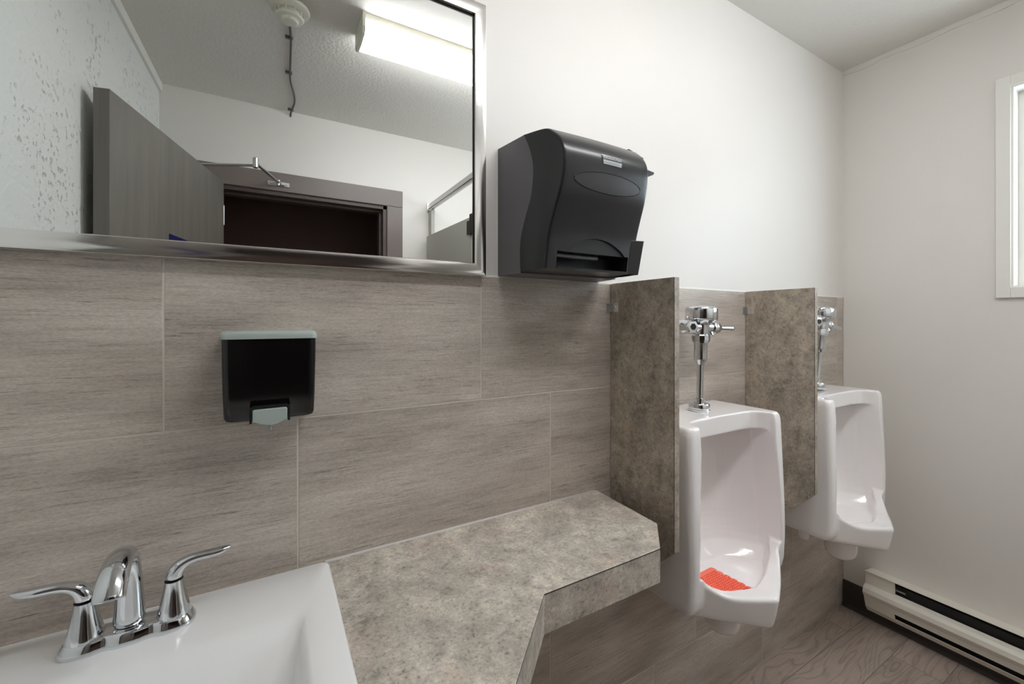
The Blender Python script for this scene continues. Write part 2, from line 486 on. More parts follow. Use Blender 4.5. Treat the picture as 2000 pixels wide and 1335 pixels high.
# ------------------------------------------------------------------ mirror
mi = thing('wall_mirror', 'large rectangular wall mirror with brushed metal edging above the grey tiles', 'mirror', (.05, YP, 1.458))
mo = mi.location
MX0, MX1, MZ0, MZ1 = -.462, .4535, 1.4530, 2.1145
GY = YA - .012
fw = .0300
def mframe():
    # profile: (inset from the outer edge, y)
    prof = [(.0075, YP), (.0075, .9500), (.0010, .9500), (.0, .9490), (.0, .9375), (.0008, .9362), (.0080, .9352), (.0160, .9350), (fw-.0016, .9364), (fw, .9376), (fw, .9445), (fw-.004, .9450), (fw-.004, YP)]
    loops = []
    for cx, cz, sx, sz in ((MX0, MZ0, 1, 1), (MX1, MZ0, -1, 1), (MX1, MZ1, -1, -1), (MX0, MZ1, 1, -1)):
        loops.append([(cx + sx*d - mo[0], y - mo[1], cz + sz*d - mo[2]) for d, y in prof])
    bm = bmesh.new(); loops.append(loops[0]); loft(bm, loops, False, False); bmesh.ops.remove_doubles(bm, verts=bm.verts, dist=1e-6)
    return bm
obj('mirror_frame', mframe(), M['nickel'], mi, smooth=True, angle=9)
obj('mirror_glass', off(B(MX0+fw-.003, MX1-fw+.003, GY, GY+.004, MZ0+fw-.003, MZ1-fw+.003), mo), M['mirror'], mi)
bm = bmesh.new()
e = .0022
for a in ((MX0+fw-.001, MX0+fw+e, MZ0+fw, MZ1-fw), (MX1-fw-e, MX1-fw+.001, MZ0+fw, MZ1-fw), (MX0+fw, MX1-fw, MZ1-fw-e, MZ1-fw+.001)):
    box(bm, a[0], a[1], GY-.0012, GY, a[2], a[3])
obj('frame_gasket', off(bm, mo), M['rubber'], mi)
obj('mirror_backing', off(B(MX0+.009, MX1-.009, GY+.004, YP, MZ0+.009, MZ1-.009), mo), M['rubber'], mi)

# ------------------------------------------------------------------ ceiling light
lt = thing('ceiling_light', 'long white wraparound fluorescent ceiling light seen glowing in the mirror', 'ceiling light', (.91, .12, ZC))
lo = lt.location; LX0, LX1, LY0, LY1 = .300, 1.522, .034, .195
obj('light_housing', off(B(LX0+.012, LX1-.012, LY0+.004, LY1-.004, ZC-.026, ZC), lo), M['whiteplastic'], lt, bevel=.002)
bm = bmesh.new()
pr = [(LY0+.002, ZC-.0262), (LY0+.004, ZC-.056), (LY0+.016, ZC-.074), (.115, ZC-.079), (LY1-.016, ZC-.074), (LY1-.004, ZC-.056), (LY1-.002, ZC-.0262)]
prism(bm, pr, 'x', LX0+.012, LX1-.012); obj('light_lens', off(bm, lo), M['lens'], lt)
for x0, x1 in ((LX0, LX0+.012), (LX1-.012, LX1)):
    bm = bmesh.new()
    prism(bm, [(LY0, ZC), (LY0-.001, ZC-.058), (LY0+.014, ZC-.078), (.115, ZC-.083), (LY1-.014, ZC-.078), (LY1+.001, ZC-.058), (LY1, ZC)], 'x', x0, x1)
    obj('light_end_cap', off(bm, lo), M['whiteplastic'], lt, bevel=.0015)

# ------------------------------------------------------------------ detector with its surface cable
dt = thing('smoke_detector', 'round off-white smoke detector on the ceiling, reflected at the top of the mirror', 'smoke detector', (.06, .120, ZC))
obj('junction_box', B(-.036, .036, -.036, .036, -.030, 0), M['steel'], dt, bevel=.004)
bm = bmesh.new(); lathe(bm, [(.050, 0), (.064, -.003), (.067, -.010), (.064, -.017), (.052, -.021), (.02, -.022)], (0,0,-.030), (0,0,1), 48)
obj('detector_base', bm, M['whiteplastic'], dt, smooth=True)
bm = bmesh.new(); lathe(bm, [(.034, 0), (.034, -.012), (.047, -.018), (.043, -.024), (.03, -.028), (.024, -.036), (.01, -.038)], (0,0,-.052), (0,0,1), 48)
for k in range(10):
    a = 2*PI*k/10; c_, s_ = math.cos(a), math.sin(a)
    lathe(bm, [(.0022, -.018), (.0022, 0)], (c_*.045, s_*.045, -.052), (0,0,1), 8)
obj('detector_head', bm, M['whiteplastic'], dt, smooth=True)
cb = tag(obj('ceiling_cable', bmesh.new(), M['cable']), 'thin grey cable stapled across the ceiling from the detector to the wall', 'cable')
bm = bmesh.new()
tube(bm, catmull([(.062, .085, ZC-.05), (.062, .045, ZC-.012), (.066, -.03, ZC-.006), (.073, -.131, ZC-.006), (.077, -.30, ZC-.006), (.082, -.464, ZC-.006), (.103, -.60, ZC-.007), (.110, -.70, ZC-.008), (.098, -.80, ZC-.014), (.096, YB+.008, ZC-.024), (.096, YB, ZC-.028)], 5), .0045, 10)
for x, y in ((.071, -.115), (.079, -.40), (.101, -.795)):
    box(bm, x-.020, x+.008, y-.004, y+.004, ZC-.012, ZC)
bm.to_mesh(cb.data); bm.free()
for p in cb.data.polygons: p.use_smooth = True
cb.data.set_sharp_from_angle(angle=math.radians(35))

# ------------------------------------------------------------------ toilet cubicle front (seen in the mirror)
ts = thing('toilet_cubicle', 'pale grey metal toilet cubicle front with headrail beside the dark doorway', 'toilet cubicle', (.909, -.45, 0))
to = ts.location
bm = bmesh.new(); box(bm, .896, .922, YB+.004, .02, 2.082, 2.112); box(bm, .901, .917, YB+.004, .02, 2.070, 2.082)
obj('headrail', off(bm, to), M['steel'], ts, bevel=.0015)
bm = bmesh.new(); box(bm, .886, .934, YB, YB+.004, 2.060, 2.118); box(bm, .890, .928, YB+.004, YB+.030, 2.064, 2.070)
obj('rail_bracket', off(bm, to), M['steel'], ts, bevel=.001)
obj('wall_post', off(B(.898, .922, YB, YB+.055, .25, 2.07), to), M['partgrey'], ts, bevel=.002)
bm = bmesh.new(); prism(bm, [(.868, -.786), (.903, -.150), (.928, -.152), (.893, -.788)], 'z', .30, 1.889)
cd = obj('cubicle_door', off(bm, to), M['partgrey'], ts, bevel=.002)
bm = bmesh.new(); box(bm, .898, .906, -.205, -.135, 1.80, 1.872); box(bm, .894, .904, -.160, -.128, 1.79, 1.90); lathe(bm, [(.008,0),(.008,.10)], (.897, -.140, 1.795), (0,0,1), 12)
obj('door_hinge', off(bm, to), M['darkmetal'], cd, bevel=.001); cd.children[0]['label'] = 'dark metal hinge'
obj('pilaster', off(B(.897, .921, -.128, .02, 0, 2.07), to), M['partgrey'], ts, bevel=.002)

# ------------------------------------------------------------------ counter
ct = thing('countertop', 'mottled grey-brown laminate counter with a cut-away corner below the soap dispenser', 'countertop', (.2, YA, .848))
co = ct.location
CZ = .848; CB = .772
outl = [(xl(YA)+.001, YA), (.822, YA), (.814, .725), (.732, .643), (.428, .643), (.185, .400), (.0, .36), (xl(.36)+.001, .36)]
hole = rrect(-.42, .068, .47, .905, .03, 4)
def slab_with_hole(z0, z1):
    bm = bmesh.new()
    vo = [bm.verts.new((x, y, z1)) for x, y in outl]; vh = [bm.verts.new((x, y, z1)) for x, y in hole]
    ed = [bm.edges.new((vo[i], vo[(i+1) % len(vo)])) for i in range(len(vo))] + [bm.edges.new((vh[i], vh[(i+1) % len(vh)])) for i in range(len(vh))]
    bmesh.ops.triangle_fill(bm, use_beauty=True, use_dissolve=False, edges=ed)
    top = list(bm.faces)
    r = bmesh.ops.extrude_face_region(bm, geom=top)
    for v in r['geom']:
        if isinstance(v, bmesh.types.BMVert): v.co.z = z0
    return bm
obj('counter_top', off(slab_with_hole(CB, CZ), co), M['laminate'], ct, bevel=.0012)
bm = bmesh.new(); prism(bm, [(YA, CZ), (YA-.003, CZ), (YA-.0015, CZ+.0015), (YA, CZ+.003)], 'x', .096, .815)
obj('caulk_bead', off(bm, co), M['caulk2'], ct)
bm = bmesh.new(); prism(bm, [(YA, CB), (.66, CB), (YA, CB-.20)], 'x', .60, .63)

# brackets under the counter stay hidden; the shelf is carried by a batten on the wall
bm.free()
bm = bmesh.new()
for (xa, ya), (xb, yb_) in zip(outl[1:-1], outl[2:]):
    d_ = Vector((xb-xa, yb_-ya)).normalized(); n_ = Vector((d_.y, -d_.x))*-.00035
    if n_.y > .0002 or (abs(n_.y) < .0001 and n_.x < 0): n_ = -n_
    loft(bm, [[(xa, ya, CZ-.0030), (xa+n_.x, ya+n_.y, CZ-.0030), (xa+n_.x, ya+n_.y, CZ-.0012), (xa, ya, CZ-.0012)],
              [(xb, yb_, CZ-.0030), (xb+n_.x, yb_+n_.y, CZ-.0030), (xb+n_.x, yb_+n_.y, CZ-.0012), (xb, yb_, CZ-.0012)]])
obj('edge_seam', off(bm, co), M['basedark'], ct)
obj('wall_batten', off(B(-.47, .80, YA-.02, YA, CB-.04, CB), co), M['laminate'], ct)

# ------------------------------------------------------------------ sink
sk = thing('bathroom_sink', 'white rectangular drop-in ceramic sink with a wide back ledge set in the counter', 'sink', (-.185, .72, CZ))
so = sk.location
RZ = .8605
def sink():
    SX0, SX1, SY0, SY1 = -.468, .101, .415, .939
    def lp(x0, x1, y0, y1, r, z): return [(x-so[0], y-so[1], z-so[2]) for x, y in rrect(x0, x1, y0, y1, r, 8)]
    bm = bmesh.new()
    L = [lp(SX0+.055, SX1-.055, SY0+.055, SY1-.055, .03, RZ-.175),
         lp(SX0+.045, SX1-.045, SY0+.04, SY1-.04, .03, RZ-.10),
         lp(SX0+.040, SX1-.040, SY0+.035, SY1-.035, .03, RZ-.013),
         lp(SX0+.001, SX1-.001, SY0+.001, SY1-.001, .016, RZ-.0125),
         lp(SX0, SX1, SY0, SY1, .016, RZ-.006),
         lp(SX0+.0012, SX1-.0012, SY0+.0012, SY1-.0012, .015, RZ-.0022),
         lp(SX0+.005, SX1-.005, SY0+.005, SY1-.005, .013, RZ)]
    BX0, BX1, BY0, BY1 = -.415, .050, .465, .800
    L += [lp(BX0, BX1, BY0, BY1, .020, RZ),
          lp(BX0+.006, BX1-.005, BY0+.006, BY1-.012, .020, RZ-.0015),
          lp(BX0+.014, BX1-.009, BY0+.014, BY1-.026, .020, RZ-.007),
          lp(BX0+.020, BX1-.012, BY0+.018, BY1-.040, .022, RZ-.020),
          lp(BX0+.032, BX1-.022, BY0+.03, BY1-.075, .028, RZ-.060),
          lp(BX0+.060, BX1-.045, BY0+.05, BY1-.105, .04, RZ-.100),
          lp(BX0+.100, BX1-.090, BY0+.09, BY1-.135, .045, RZ-.122),
          lp(BX0+.20, BX1-.20, BY0+.14, BY1-.16, .01, RZ-.128)]
    loft(bm, L); return bm
so_ = obj('sink_basin', sink(), M['ceramic_w'], sk, smooth=True, angle=60)
bm = bmesh.new(); lathe(bm, [(.021, 0), (.022, .002), (.017, .003), (.013, -.001), (.0, -.002)], (-.18-so[0], .615-so[1], RZ-.1278-so[2]), (0,0,1), 32)
obj('sink_drain', bm, M['chrome'], sk, smooth=True)

# ------------------------------------------------------------------ faucet
fc = thing('sink_faucet', 'chrome two-handle centerset faucet standing on the back of the white sink', 'faucet', (-.185, .868, RZ))
def plate():
    def ring(hx, hy, z, w=0):
        pts = []
        N = 72
        for k in range(N):
            a = 2*PI*k/N
            # bone shape: two round ends joined by a waist that bulges at the spout
            x = hx*math.cos(a)
            e = abs(math.cos(a))
            y = hy*math.sin(a)
            sup = (1 - min(1, abs(x)/hx)**6)**(1/2.4) if abs(x) < hx else 0
            wst = 1 - .16*math.exp(-((abs(x)-.026)/.010)**2)
            sg = 1 if math.sin(a) >= 0 else -1
            y = sg*hy*sup*wst
            pts.append((x, y, z))
        return pts
    bm = bmesh.new()
    loft(bm, [ring(.0795, .0275, 0), ring(.0803, .0283, .003), ring(.0790, .0270, .008), ring(.0755, .0236, .014), ring(.0735, .0216, .0175), ring(.072, .020, .0183)])
    return bm
obj('base_plate', plate(), M['chrome'], fc, smooth=True, angle=60)
def faucet_handle(sgn):
    bm = bmesh.new(); cx = sgn*.0515
    lathe(bm, [(.0225, .0165), (.0218, .020), (.0192, .030), (.0165, .042), (.0142, .054), (.0125, .064), (.0118, .0695)], (cx,0,0), (0,0,1), 40)
    h = obj('handle_cone', bm, M['chrome'], fc, smooth=True)
    bm = bmesh.new(); lathe(bm, [(.01205, .0694), (.01205, .0700)], (cx,0,0), (0,0,1), 32)
    obj('handle_seam', bm, M['rubber'], h)
    bm = bmesh.new()
    P = [(0, .0698), (.000, .077), (.002, .083), (.0065, .0895), (.014, .0945), (.024, .0975), (.036, .0985), (.048, .0985), (.060, .0995), (.070, .1015), (.0765, .1035)]
    E_ = [(.0117, .0117), (.0118, .0117), (.0116, .0114), (.0108, .0102), (.0096, .0080), (.0086, .0070), (.0084, .0068), (.0092, .0070), (.0092, .0064), (.0066, .0044), (.0012, .0008)]
    pts = [Vector((cx + sgn*a, 0, z)) for a, z in P]
    n = len(pts); loops = []
    for i, p in enumerate(pts):
        d = (pts[min(i+1, n-1)] - pts[max(i-1, 0)]).normalized()
        s = Vector((0,1,0)); u = s.cross(d).normalized()
        if i == 0: u = Vector((1,0,0)) if u.x > 0 else Vector((-1,0,0))
        a, b = E_[i]
        loops.append([p + s*a*math.cos(2*PI*k/24) + u*b*math.sin(2*PI*k/24) for k in range(24)])
    loft(bm, loops)
    o = obj('handle_lever', bm, M['chrome'], h, smooth=True, angle=70)
    sm = o.modifiers.new('s', 'SUBSURF'); sm.levels = 1; sm.render_levels = 1
faucet_handle(-1); faucet_handle(1)
def spout():
    bm = bmesh.new()
    # path in the yz plane: rises, arches forward, mouth points down
    P = [(0, .0165), (0, .03), (.0, .055), (-.001, .082), (-.004, .104), (-.012, .124), (-.026, .1385), (-.043, .1425), (-.061, .1400), (-.077, .1325), (-.089, .1220), (-.0985, .1100), (-.0992, .1088)]
    E_ = [(.0210, .0170), (.0195, .0158), (.0172, .0143), (.0156, .0132), (.0150, .0128), (.0152, .0126), (.0158, .0124), (.0164, .0122), (.0170, .0122), (.0174, .0122), (.0176, .0120), (.0176, .0117), (.0174, .0115)]
    pts = [Vector((0, y, z)) for y, z in P]; n = len(pts); loops = []
    for i, p in enumerate(pts):
        d = (pts[min(i+1, n-1)] - pts[max(i-1, 0)]).normalized()
        s = Vector((1,0,0)); u = s.cross(d).normalized()
        a, b = E_[i]
        loops.append([p + s*a*math.cos(2*PI*k/32) + u*b*math.sin(2*PI*k/32) for k in range(32)])
    c_ = sum(loops[-1], Vector())/32; loops.append([c_ + (p-c_)*.86 for p in loops[-1]]); loops.append([c_ + (p-c_)*.5 + Vector((0,.004,.008)) for p in loops[-2]])
    loft(bm, loops); bm.transform(Matrix.Translation((-.002, 0, 0))); return bm
o = obj('spout', spout(), M['chrome'], fc, smooth=True, angle=60)
sm = o.modifiers.new('s', 'SUBSURF'); sm.levels = 1; sm.render_levels = 1
bm = bmesh.new(); lathe(bm, [(.0075, 0), (.0075, .006)], (-.002, -.0950, .1130), (0, -.55, -.84), 24)
obj('aerator', bm, M['steel'], o, smooth=True)

# ------------------------------------------------------------------ soap dispenser
sd = thing('soap_dispenser', 'black wall soap dispenser with a pale grey lid and push lever', 'soap dispenser', (0, YP, 1.165))
def rr_xy(x0, x1, y0, y1, r, z, k=6):
    # rounded only at the front corners
    pts = [(x0, y1, z), ]
    for j in range(k+1):
        a = PI + PI/2*j/k; pts.append((x0+r+r*math.cos(a), y0+r+r*math.sin(a), z))
    for j in range(k+1):
        a = 1.5*PI + PI/2*j/k; pts.append((x1-r+r*math.cos(a), y0+r+r*math.sin(a), z))
    pts.append((x1, y1, z)); return pts
bm = bmesh.new()
L = []
for z, w, f in ((.000, .0655, .060), (.002, .0690, .066), (.008, .0710, .070), (.05, .0720, .078), (.10, .0725, .085), (.147, .0728, .088)):
    L.append(rr_xy(-w, w, -f, 0, .012, z))
loft(bm, L); obj('soap_tank', bm, M['soapblack'], sd, smooth=True, angle=45)
bm = bmesh.new()
loft(bm, [rr_xy(-.0745, .0745, -.0905, 0, .010, .147), rr_xy(-.0745, .0745, -.0905, 0, .010, .1545), rr_xy(-.073, .073, -.089, 0, .010, .158), rr_xy(-.070, .070, -.085, 0, .009, .1605)])
obj('soap_lid', bm, M['soapgrey'], sd, smooth=True, angle=50)
bm = bmesh.new()
shape = [(-.0275, .0215), (-.0265, .024), (.0240, .0245), (.0255, .022), (.0255, .004), (.012, -.0035), (.0, -.0055), (-.012, -.0035), (-.0275, .003)]
prism(bm, shape, 'y', -.092, -.030); obj('push_lever', bm, M['soapgrey'], sd, bevel=.0018, seg=3)
bm = bmesh.new(); box(bm, -.0320, .0300, -.0885, -.02, .0215, .0285); box(bm, -.0320, -.0285, -.0880, -.02, .0, .0285); box(bm, .0265, .0300, -.0880, -.02, .0, .0285)
obj('lever_recess', bm, M['pit'], sd)
bm = bmesh.new(); lathe(bm, [(.0028, 0), (.0025, -.012)], (-.001, -.080, -.0035), (0,0,1), 12)
obj('soap_nozzle', bm, M['soapgrey'], sd, smooth=True)

# ------------------------------------------------------------------ paper towel dispenser
pd = thing('paper_towel_dispenser', 'large black paper towel dispenser with an oval window and grey sides on the painted wall', 'paper towel dispenser', (.6635, YP, 1.458))
po = pd.location
XC = .6635; HW = .1655
raw = [(.749, 1.752), (.720, 1.736), (.693, 1.712), (.679, 1.689), (.677, 1.664), (.682, 1.638), (.691, 1.611), (.710, 1.576), (.728, 1.540), (.735, 1.519), (.740, 1.496), (.748, 1.454)]
def hwid(y): return HW - .17*(YA - y)
prof = []
for y0, z0 in raw:
    m = y0/.498; y = m*.6607/(1+.17*m); k = (XC - hwid(y))/.498
    prof.append((y, 1.344 + (z0-1.344)*k))
dv_raw = [(.831, 1.768), (.810, 1.735), (.794, 1.696), (.792, 1.665), (.800, 1.622), (.819, 1.589), (.840, 1.549), (.848, 1.519), (.849, 1.487), (.846, 1.451)]
div = []
for y0, z0 in dv_raw:
    m = y0/.498; y = m*.6607/(1+.17*m); k = (XC - hwid(y))/.498
    div.append((y, 1.344 + (z0-1.344)*k))
def topz(): return prof[0][1]
# body: grey back part from the wall to the S-curve
def body():
    bm = bmesh.new()
    P2 = [Vector((p[0], p[1], 0)) for p in div]; C2 = [(v.x, v.y) for v in catmull(P2, 4)]
    C2[-1] = (C2[-1][0], 1.4575)
    front = C2
    N = len(front)
    zb = [1.780 + (1.4575-1.780)*i/(N-1) for i in range(N)]
    L = []
    for sgn in (-1, 1):
        rows = []
        for t in (0, .25, .5, .75, 1):
            rows.append([(XC + sgn*hwid(YP + (f[0]-YP)*t), YP + (f[0]-YP)*t, zb[i] + (f[1]-zb[i])*t) for i, f in enumerate(front)])
        L.append(rows)
    G = [[[bm.verts.new(p) for p in r_] for r_ in rows] for rows in L]
    for g in G:
        for a, b in zip(g[:-1], g[1:]):
            for i in range(N-1): bm.faces.new([a[i], a[i+1], b[i+1], b[i]])
    for k in range(4):
        bm.faces.new([G[0][k][0], G[0][k+1][0], G[1][k+1][0], G[1][k][0]])
        bm.faces.new([G[0][k][-1], G[0][k+1][-1], G[1][k+1][-1], G[1][k][-1]])
    for i in range(N-1):
        bm.faces.new([G[0][-1][i], G[0][-1][i+1], G[1][-1][i+1], G[1][-1][i]])
        bm.faces.new([G[0][0][i], G[0][0][i+1], G[1][0][i+1], G[1][0][i]])
    return bm
obj('dispenser_body', off(body(), po), M['smoke'], pd, smooth=True, angle=50)
# cover: black shell in front
PC = [(v.x, v.y) for v in catmull([Vector((p[0], p[1], 0)) for p in [(div[0][0]+.001, div[0][1]+.0005)] + prof], 6)]
def cover():
    bm = bmesh.new()
    cut = 1.4612
    outer = [p for p in PC if p[1] > cut]
    last = [p for p in PC if p[1] <= cut][0]
    t = (outer[-1][1]-cut)/(outer[-1][1]-last[1]); outer.append((outer[-1][0] + (last[0]-outer[-1][0])*t, cut))
    D2 = [(v.x, v.y) for v in catmull([Vector((p[0], p[1], 0)) for p in div], 6)]
    inner = [(y+.0005, z) for y, z in D2 if z > cut]; inner.append((inner[-1][0], cut))
    # resample both to the same count
    def res(c, n):
        Ls = [0]
        for a, b in zip(c[:-1], c[1:]): Ls.append(Ls[-1] + math.hypot(b[0]-a[0], b[1]-a[1]))
        out = []
        for k in range(n):
            s = Ls[-1]*k/(n-1); i = 0
            while i < len(Ls)-2 and Ls[i+1] < s: i += 1
            t = (s-Ls[i])/max(1e-9, Ls[i+1]-Ls[i]); out.append((c[i][0] + (c[i+1][0]-c[i][0])*t, c[i][1] + (c[i+1][1]-c[i][1])*t))
        return out
    n = 60; O = res(outer, n); I = res(inner, n)
    rr = .007
    cols = []
    # section across x at each station: side inner edge, side near front, rounded corner, front ... mirrored
    for k in range(n):
        yo, zo = O[k]; yi, zi = I[k]
        a, b = O[max(k-1, 0)], O[min(k+1, n-1)]
        tx, tz = b[0]-a[0], b[1]-a[1]; l = math.hypot(tx, tz); ny, nz = tz/l, -tx/l      # outward normal (towards -y)
        if k == 0: ny, nz = 0, 1
        w = hwid(yo)
        def at(u, x): # u=0 outer, going inward along the normal
            return (x, yo - ny*u, zo - nz*u)
        sec = [(XC-hwid(yi), yi, zi), (XC-hwid((yi+yo)/2), (yi+yo)/2, (zi+zo)/2)]
        sec += [(XC-w, yo + (yi-yo)*.10 , zo + (zi-zo)*.10)]
        for j in range(5):
            an = PI/2*j/4
            sec.append((XC-w+rr*(1-math.cos(an))-.0, yo + (yi-yo)*.05*(1-math.sin(an)), zo + (zi-zo)*.05*(1-math.sin(an))))
        nx = 22
        x0 = XC-w+rr; x1 = XC+w-rr
        for j in range(1, nx): sec.append((x0 + (x1-x0)*j/nx, yo - .004*math.sin(PI*j/nx), zo))
        left = sec[:8]
        for p in reversed(left): sec.append((2*XC-p[0], p[1], p[2]))
        cols.append(sec)
    R = loft(bm, cols, False, False, closed=False)
    bm.faces.new(R[-1])
    # back skin
    for a, b in zip(R[:-1], R[1:]): bm.faces.new([a[0], b[0], b[-1], a[-1]])
    bm.faces.new(R[0])
    bmesh.ops.remove_doubles(bm, verts=bm.verts, dist=1e-5)
    return bm
cov = obj('dispenser_cover', off(cover(), po), M['black'], pd, smooth=True, angle=45)
def fronty(z):
    for a, b in zip(PC[:-1], PC[1:]):
        if a[1] >= z >= b[1]:
            t = (a[1]-z)/max(1e-9, a[1]-b[1]); return a[0] + (b[0]-a[0])*t
    return PC[-1][0]
# chin housing with the paper slot
def apply_boolean(o, cutters):
    for c in cutters:
        m = o.modifiers.new('cut', 'BOOLEAN'); m.operation = 'DIFFERENCE'; m.object = c; m.solver = 'EXACT'
    dg = bpy.context.evaluated_depsgraph_get(); me = bpy.data.meshes.new_from_object(o.evaluated_get(dg))
    o.modifiers.clear(); o.data = me
    for c in cutters: bpy.data.objects.remove(c)
def cutter(bm):
    bmesh.ops.recalc_face_normals(bm, faces=bm.faces)
    me = bpy.data.meshes.new('cut'); bm.to_mesh(me); bm.free(); c = bpy.data.objects.new('cut', me); COL.objects.link(c); c.parent = pd; return c
# the paper slot and the shallow arch above it are cut into the cover
c1 = cutter(off(B(.557, .775, .60, .842, 1.4655, 1.5030), po))
bm = bmesh.new(); pts = [(.572, 1.490)] + [(.572+.190*k/20, 1.503 + .034*math.sin(PI*k/20)**.75) for k in range(0, 21)] + [(.762, 1.490)]
loft(bm, [[(x, .60, z) for x, z in pts], [(x, fronty(max(1.4612, z))+.0035, z) for x, z in pts]])
c2 = cutter(off(bm, po))
bpy.context.view_layer.update()
apply_boolean(cov, [c1, c2])
for p in cov.data.polygons: p.use_smooth = True
cov.data.set_sharp_from_angle(angle=math.radians(32))
obj('paper_slot', off(B(.5575, .7745, .8395, .8415, 1.4660, 1.5025), po), M['pit'], pd)
obj('slot_floor', off(B(.5575, .7745, .785, .8395, 1.4657, 1.4667), po), M['pit'], pd)
bm = bmesh.new(); lathe(bm, [(.005, 0), (.005, .13)], (.562, .806, 1.496), (1,0,0), 16)
for k in range(2): lathe(bm, [(.0058, 0), (.0058, .004)], (.61+.05*k, .806, 1.496), (1,0,0), 16)
obj('feed_roller', off(bm, po), M['smoke'], pd, smooth=True)
bm = bmesh.new(); box(bm, .5572, .7748, fronty(1.4655)-.0006, fronty(1.4655)+.003, 1.4650, 1.4668)
obj('tear_bar', off(bm, po), M['steel'], pd)
# block that stands out beside the slot at the right
bm = bmesh.new()
loft(bm, [[(.778, fronty(1.4612)-.0003, 1.4612), (.8125, .7850, 1.4612), (.8165, .852, 1.4612), (.778, .852, 1.4612)],
          [(.778, fronty(1.545)-.0003, 1.545), (.8125, .7650, 1.545), (.8165, .852, 1.545), (.778, .852, 1.545)]])
obj('side_housing', off(bm, po), M['black'], pd, bevel=.001)
# oval viewing window: ring plus slightly sunken panel following the cover
def oval(r0, r1, dy, name, mat, flat=False):
    bm = bmesh.new(); N = 64; cz = 1.655; ax, az = .0985, .0215
    def pt(f, a, d):
        x = XC + .003 + ax*f*math.cos(a); z = cz + az*f*math.sin(a)
        w = hwid(.72)-.007; yy = fronty(z) - .004*math.sin(PI*min(1, max(0, (x-XC+w)/(2*w))))
        return (x-po[0], yy-d-po[1], z-po[2])
    rings = []
    for f, d in ((r0, 0), ((r0+r1)/2, dy), (r1, 0)) if not flat else [(k/6*r1+.001, dy) for k in range(7)]:
        rings.append([pt(f, 2*PI*k/N, d) for k in range(N)])
    loft(bm, rings, flat, False); return obj(name, bm, mat, cov, smooth=True, angle=80)
M['oval'] = simple('dark_translucent_window', srgb(52,50,51), .34)
oval(0, .985, .0006, 'viewing_window', M['oval'], True)
oval(.985, 1.03, .0016, 'window_rim', M['black'])
# arched recess above the slot
# badge with lettering
def on_cover(x, z, d=.0):
    w = hwid(.72)-.007; return Vector((x, fronty(z) - .004*math.sin(PI*min(1, max(0, (x-XC+w)/(2*w)))) - d, z))
def patch(name, x0, x1, z0, z1, sl, d, mat, parent):
    bm = bmesh.new(); nx, nz = 8, 4; g = []
    for i in range(nx+1):
        row = []
        for j in range(nz+1):
            z = z0 + (z1-z0)*j/nz; f = (z-z0)/(z1-z0)
            a = x0 + sl*(1-f); b = x1 - sl*(1-f)
            row.append(bm.verts.new(on_cover(a + (b-a)*i/nx, z, d) - Vector(po)))
        g.append(row)
    for i in range(nx):
        for j in range(nz): bm.faces.new([g[i][j], g[i+1][j], g[i+1][j+1], g[i][j+1]])
    r = bmesh.ops.extrude_face_region(bm, geom=list(bm.faces))
    for v in r['geom']:
        if isinstance(v, bmesh.types.BMVert): v.co.y += .0006
    return obj(name, bm, mat, parent)
BZ0, BZM, BZ1 = 1.6965, 1.7055, 1.7165
b1 = patch('badge', .6385, .7000, BZ0-.0005, BZ1+.0005, .0035, .0009, M['steel'], cov)
patch('badge_panel', .6392, .6993, BZM, BZ1, .0010, .0013, M['oval'], b1)
patch('badge_strip', .6405, .6980, BZ0, BZM, .0022, .0013, M['badge'], b1)
def text(body, size, x, z, zmid, mat, parent, name, width=None):
    cu = bpy.data.curves.new(name, 'FONT'); cu.body = body; cu.size = size; cu.extrude = 0; cu.align_x = 'LEFT'; cu.resolution_u = 3
    to_ = bpy.data.objects.new('tmp', cu); COL.objects.link(to_)
    dg = bpy.context.evaluated_depsgraph_get(); me = bpy.data.meshes.new_from_object(to_.evaluated_get(dg))
    bpy.data.objects.remove(to_); bpy.data.curves.remove(cu)
    xs = [v.co.x for v in me.vertices]; sxx = (width/(max(xs)-min(xs))) if width else 1
    for v in me.vertices:
        px = x + v.co.x*sxx; pz = z + v.co.y
        v.co = on_cover(px, pz, .0018) - Vector(po)
    o = bpy.data.objects.new(name, me); link(o, parent); me.materials.append(mat); return o
text('Kimberly-Clark', .0068, .6500, 1.7090, 1.71, M['badgetxt'], b1, 'badge_lettering', .0465)
text('PROFESSIONAL', .0052, .6440, 1.6988, 1.70, M['badgegrey'], b1, 'badge_lettering', .0500)
bm = bmesh.new()
cx_, cz_ = .6452, 1.7112
for ra, rb in ((.0021, .0030),):
    N = 24; A = [bm.verts.new(on_cover(cx_+ra*math.cos(2*PI*k/N), cz_+ra*math.sin(2*PI*k/N), .0018)-Vector(po)) for k in range(N)]
    Bv = [bm.verts.new(on_cover(cx_+rb*math.cos(2*PI*k/N), cz_+rb*math.sin(2*PI*k/N), .0018)-Vector(po)) for k in range(N)]
    for k in range(N): bm.faces.new([A[k], A[(k+1)%N], Bv[(k+1)%N], Bv[k]])
obj('badge_emblem', bm, M['badgetxt'], b1)
# latch and push lever sticking out at the right
bm = bmesh.new(); prism(bm, [(.800, 1.776), (.800, .0), (.845, .0)][:0] or [(.792, 1.786), (.846, 1.772), (.843, 1.758), (.792, 1.752)], 'y', .798, .826); obj('top_latch', off(bm, po), M['black'], pd, bevel=.001)
bm = bmesh.new(); loft(bm, [[(.788, .760, 1.728), (.788, .800, 1.728), (.788, .800, 1.694), (.788, .760, 1.694)], [(.853, .768, 1.7265), (.853, .796, 1.7265), (.850, .796, 1.720), (.850, .768, 1.720)]]); obj('side_lever', off(bm, po), M['black'], pd, bevel=.001)

